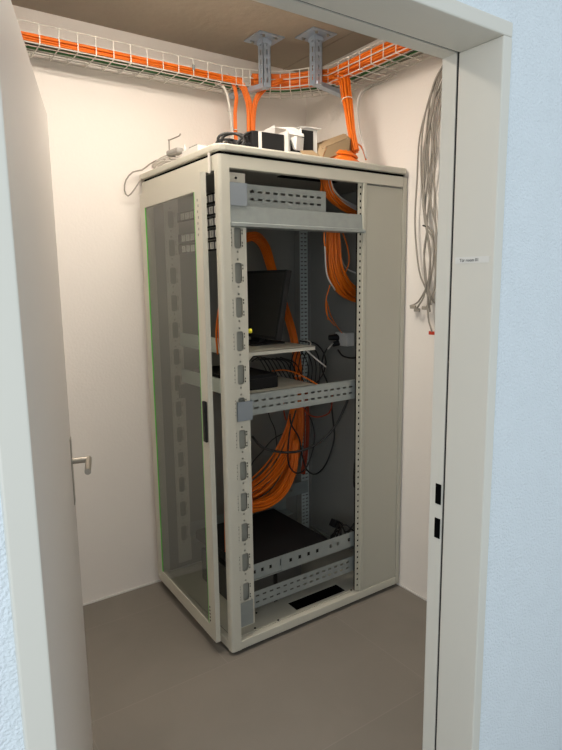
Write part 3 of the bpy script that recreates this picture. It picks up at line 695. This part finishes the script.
# grey cables hanging on the right wall
random.seed(3)
hk = [[(446, 62), (432, 92), (420, 135), (417, 180), (415, 225), (419, 270), (427, 292), (430, 312)],
      [(447, 64), (436, 90), (428, 130), (426, 170), (423, 205), (427, 228), (424, 260), (427, 290), (433, 300)],
      [(447, 66), (437, 88), (431, 120), (424, 150), (424, 190), (426, 225), (433, 240), (433, 265), (428, 285), (431, 305)],
      [(448, 66), (438, 92), (430, 112), (432, 150), (427, 185), (425, 222), (432, 232), (434, 258), (429, 290), (434, 303)],
      [(448, 70), (440, 92), (433, 125), (434, 170), (435, 215), (437, 240), (436, 275), (432, 300)],
      [(446, 60), (434, 84), (424, 120), (421, 160), (423, 200), (427, 226), (424, 252), (426, 280), (424, 296), (417, 308)],
      [(448, 74), (442, 98), (437, 130), (435, 160), (430, 195), (427, 226), (430, 262), (427, 285), (418, 302), (410, 306)],
      [(447, 62), (435, 88), (430, 125), (428, 165), (431, 205), (436, 228), (436, 262), (434, 290), (426, 308)],
      [(446, 60), (433, 86), (427, 126), (424, 175), (424, 215), (430, 250), (428, 290), (428, 316), (432, 332)]]
hc = root('hanging_cable_bundle', P(430, 330, 'x', 2.12), 'grey cables hanging loosely on the right wall beside the door frame', 'cables')
for k, h in enumerate(hk):
    wire('cable', [P(u, v, 'x', 2.112-0.006*(k % 3)) for u, v in h], 0.0042, 'grey_c', hc)
for (u, v, m) in ((413, 307, 'grey_c'), (417, 310, 'grey_c'), (425, 308, 'grey_c'), (432, 333, 'redplug')):
    bm = bmesh.new(); p = P(u, v, 'x', 2.105); box(bm, p-Vector((0.006, 0.016, 0.008)), p+Vector((0.006, 0.016, 0.008))); obj('plug', bm, m, hc, bevel=0.002)
bm = bmesh.new(); p = P(425.5, 226, 'x', 2.105); tube(bm, [p+Vector((0.012*math.cos(t*0.6), 0.012*math.sin(t*0.6), 0.004*math.sin(t*0.6))) for t in range(12)], 0.003, 5); obj('cable_tie', bm, 'black_c', hc)

# ------------------------------------------------------------------ things on the lid
LT = 2.131
def onlid(u, v): return P(u, v, 'z', LT)
# left edge: pale cables, small grey box, wire aerial, white adapter
bundle('pale_cable_coil', [(1.17, 2.72, LT+0.012), (1.18, 2.64, LT+0.020), (1.20, 2.56, LT+0.016), (1.25, 2.50, LT+0.012), (1.29, 2.60, LT+0.014), (1.25, 2.72, LT+0.022), (1.18, 2.76, LT+0.034), (1.15, 2.66, LT+0.036), (1.16, 2.56, LT+0.040), (1.17, 2.46, LT+0.020)], 6, 0.014, 0.0035, 'white_c', 'loosely coiled pale cable on the far left corner of the lid', wob=0.9)
wire('grey_loop_cable', [P(156, 171, 'x', 1.15), P(146, 176, 'x', 1.13), P(140, 181, 'x', 1.10), P(134, 190, 'y', 2.76), P(128, 196, 'y', 2.78), P(124.5, 190, 'y', 2.78), P(126, 180, 'y', 2.78), P(133, 172, 'y', 2.77), P(142, 170, 'x', 1.12), P(150, 164, 'x', 1.15), P(158, 160, 'x', 1.17), P(166, 160, 'x', 1.18)], 0.0035, 'grey_c', label='pale grey cable looping over the far left edge of the lid', cat='cable')
bm = bmesh.new(); box(bm, (-0.02, -0.05, 0), (0.02, 0.05, 0.026), Matrix.Translation((1.16, 2.49, LT+0.040)) @ Matrix.Rotation(0.1, 4, 'Z'))
tag(obj('grey_adapter', bm, mat('grey_plastic', (0.30, 0.29, 0.27), 0.5), bevel=0.009), 'small grey rounded adapter lying on pale cables on the left lid edge', 'adapter')
p0 = Vector((1.165, 2.56, LT+0.03))
wire('wire_hook', [p0, p0+Vector((0, 0, 0.085)), p0+Vector((0.0, -0.002, 0.088)), p0+Vector((0.006, -0.09, 0.088)), p0+Vector((0.008, -0.105, 0.096))], 0.0032, 'grey_c', label='bent grey wire standing up from the left edge of the lid', cat='wire', step=0.5)
wa = root('white_adapter', (1.165, 2.30, LT), 'white boxy adapter with a dark top lying on the lid left of the black cables', 'adapter')
obj('housing', boxes(((1.135, 2.22, LT), (1.195, 2.37, LT+0.032))), 'white', wa, bevel=0.004)
obj('label_patch', boxes(((1.140, 2.235, LT+0.032), (1.19, 2.31, LT+0.037))), 'inner', wa)
obj('prong', boxes(((1.15, 2.375, LT), (1.16, 2.383, LT+0.062))), 'white', wa)
bm = bmesh.new(); box(bm, (X0-0.012, 2.064, 2.025), (X0-0.0085, 2.078, 2.10)); 
tag(obj('tape_strip', bm, 'white_c'), 'short pale tape strip hanging from the lid edge above the door gap', 'tape')
# black power leads, boxes
for k, (cx_, r_) in enumerate(((1.245, 0.040), (1.285, 0.046), (1.262, 0.034), (1.315, 0.038))):
    pts = [Vector((cx_+r_*math.cos(a*0.5)*1.2+0.006*math.sin(a), 2.14+0.03*k-0.02*math.cos(a*0.5), LT+0.008+r_*(0.9+math.sin(a*0.5))*0.85)) for a in range(-1, 14)]
    wire('black_coil', pts, 0.006, 'black_c', label=['widest left loop of black power cable coiled on the lid', 'tallest loop of black power cable coiled on the lid', 'smallest loop of black power cable coiled on the lid', 'rearmost right loop of black power cable coiled on the lid'][k], cat='cable', group='black power cables coiled on the lid')
wire('black_power_cable', [P(229, 142, 'y', 2.16), P(236, 144, 'y', 2.13), P(243, 136, 'y', 2.13), P(252, 132, 'y', 2.15), P(262, 133, 'y', 2.18)], 0.006, 'black_c', label='black cord arching from the coil to the black box', cat='cable')
bx = root('black_box', (1.40, 2.15, LT), 'small black box with a white stripe on the lid, left of the white brackets', 'box')
bxm = Matrix.Translation((1.335, 2.12, LT)) @ Matrix.Rotation(-0.05, 4, 'Z')
bm = bmesh.new(); box(bm, (0, 0, 0), (0.155, 0.09, 0.092), bxm); obj('case', bm, 'black', bx, bevel=0.003)
bm = bmesh.new(); box(bm, (0.028, -0.002, 0.006), (0.043, 0.0, 0.092), bxm); obj('white_stripe', bm, 'paper', bx)
bx2 = root('black_power_strip', (1.29, 2.13, LT), 'low black adapter beside the striped black box on the lid', 'adapter')
bm = bmesh.new(); box(bm, (-0.06, 0, 0), (0.04, 0.06, 0.045), Matrix.Translation((1.31, 2.13, LT)) @ Matrix.Rotation(0.06, 4, 'Z')); obj('case', bm, 'black_m', bx2, bevel=0.006)
bm = bmesh.new()
prism(bm, [P(260, 133, 'y', 2.15), P(275, 124.5, 'y', 2.15), P(275, 134.5, 'y', 2.15)], (0, 0.004, 0))
tag(obj('paper_card', bm, 'paper'), 'pointed white card standing on top of the striped black box', 'card')
# white metal bracket frames with black inside
wb = root('white_bracket_frame', (1.52, 2.16, LT), 'white metal bracket with open dark recess, in the middle of the lid', 'bracket')
obj('side_plate', boxes(((1.492, 2.09, LT), (1.497, 2.17, LT+0.105))), 'white', wb)
obj('side_plate', boxes(((1.507, 2.10, LT), (1.511, 2.17, LT+0.095))), 'white', wb)
obj('bottom_plate', boxes(((1.497, 2.08, LT), (1.62, 2.20, LT+0.02))), 'white', wb)
obj('recess', boxes(((1.515, 2.15, LT+0.02), (1.60, 2.21, LT+0.085))), 'black', wb)
bm = bmesh.new()
vs = [bm.verts.new(p) for p in (P(275, 127.5, 'y', 2.20), P(286, 129, 'y', 2.15), P(287, 133.5, 'y', 2.10), P(304, 137, 'y', 2.11), P(303, 130, 'y', 2.18), P(294, 127.5, 'y', 2.22))]
bm.faces.new((vs[0], vs[1], vs[5])); bm.faces.new((vs[1], vs[2], vs[3])); bm.faces.new((vs[1], vs[3], vs[4], vs[5]))
tag(obj('plastic_sheet', bm, 'paper', solid=0.0015), 'crumpled white plastic sheet lying over the white bracket', 'sheet')
bm = bmesh.new()
vs = [bm.verts.new(p) for p in (P(290, 137, 'y', 2.11), P(297, 136, 'y', 2.10), P(304, 138, 'y', 2.12), P(303, 151, 'y', 2.11), P(296, 150, 'y', 2.09), P(293, 149, 'y', 2.11))]
bm.faces.new((vs[0], vs[1], vs[4], vs[5])); bm.faces.new((vs[1], vs[2], vs[3], vs[4]))
tag(obj('plastic_wrap', bm, 'paper', solid=0.0015), 'white folded plastic wrap left of the upright white box', 'wrap')
ub = root('upright_box', (1.64, 2.17, LT), 'upright white box with a black front, standing on the lid', 'box')
um = Matrix.Translation((1.600, 2.14, LT)) @ Matrix.Rotation(-0.12, 4, 'Z')
bm = bmesh.new(); box(bm, (0, 0, 0), (0.082, 0.06, 0.142), um); obj('housing', bm, 'white', ub, bevel=0.002)
bm = bmesh.new(); box(bm, (0.002, -0.002, 0.02), (0.060, 0, 0.132), um); obj('black_front', bm, 'black', ub)
bm = bmesh.new(); box(bm, (-0.006, -0.006, 0.142), (0.098, 0.064, 0.1455), um); obj('top_flap', bm, 'white', ub)
bm = bmesh.new(); prism(bm, [P(300, 151, 'y', 2.05), P(313, 151, 'y', 2.06), P(322, 158, 'y', 2.03), P(305, 157.5, 'y', 2.02)], (0, 0.002, 0.003))
tag(obj('cardboard_piece', bm, 'card'), 'flat piece of brown cardboard at the lid edge before the upright box', 'cardboard')
# opened cardboard box
cbx = root('cardboard_box', (1.76, 2.16, LT), 'opened brown cardboard box lying tilted on the lid before the right orange drop', 'box')
def sheet(name, pts, m='card', t=0.003):
    bm = bmesh.new(); bm.faces.new([bm.verts.new(P(u, v, 'y', y)) for u, v, y in pts]); return obj(name, bm, m, cbx, solid=t)
sheet('front_panel', [(322, 160, 2.10), (349, 151, 2.10), (349.5, 138, 2.11), (327, 147, 2.11)])
sheet('flap', [(316, 143.5, 2.16), (344, 133.5, 2.20), (349.5, 137, 2.12), (323, 148, 2.115)])
sheet('side_flap', [(315, 143, 2.16), (326, 147, 2.11), (322, 158, 2.10), (314, 154, 2.14)])
sheet('rear_panel', [(324, 160, 2.20), (346, 150, 2.20), (346, 134, 2.20), (322, 141, 2.20)])
sheet('end_flap', [(349, 137, 2.11), (351, 139, 2.14), (351, 150, 2.14), (349, 151, 2.10)])
# coil of orange cables on the lid
cr = root('orange_cable_coil', (1.86, 2.13, LT), 'coil of orange cables lying on the right part of the lid', 'cables')
random.seed(11)
for k in range(14):
    rx = 0.088-0.0026*(k % 7); zz = LT+0.007+0.0046*k
    pts = [Vector((1.825+0.006*math.sin(k)+rx*math.cos(a*0.45+k), 2.125+0.75*rx*math.sin(a*0.45+k)+0.003*k, zz-0.012*(math.cos(a*0.45+k)*0.3)+0.004)) for a in range(13)]
    bm = bmesh.new(); tube(bm, pts, 0.0042, 5); obj('cable', bm, 'orange', cr, smooth=True)
wire('orange_patch_cable', [P(366, 160, 'y', 2.12), P(363, 150, 'y', 2.14), P(358, 144, 'y', 2.16), P(352, 150, 'y', 2.15)], 0.004, 'orange', label='single orange cable rising from the coil at the lid end', cat='cable')
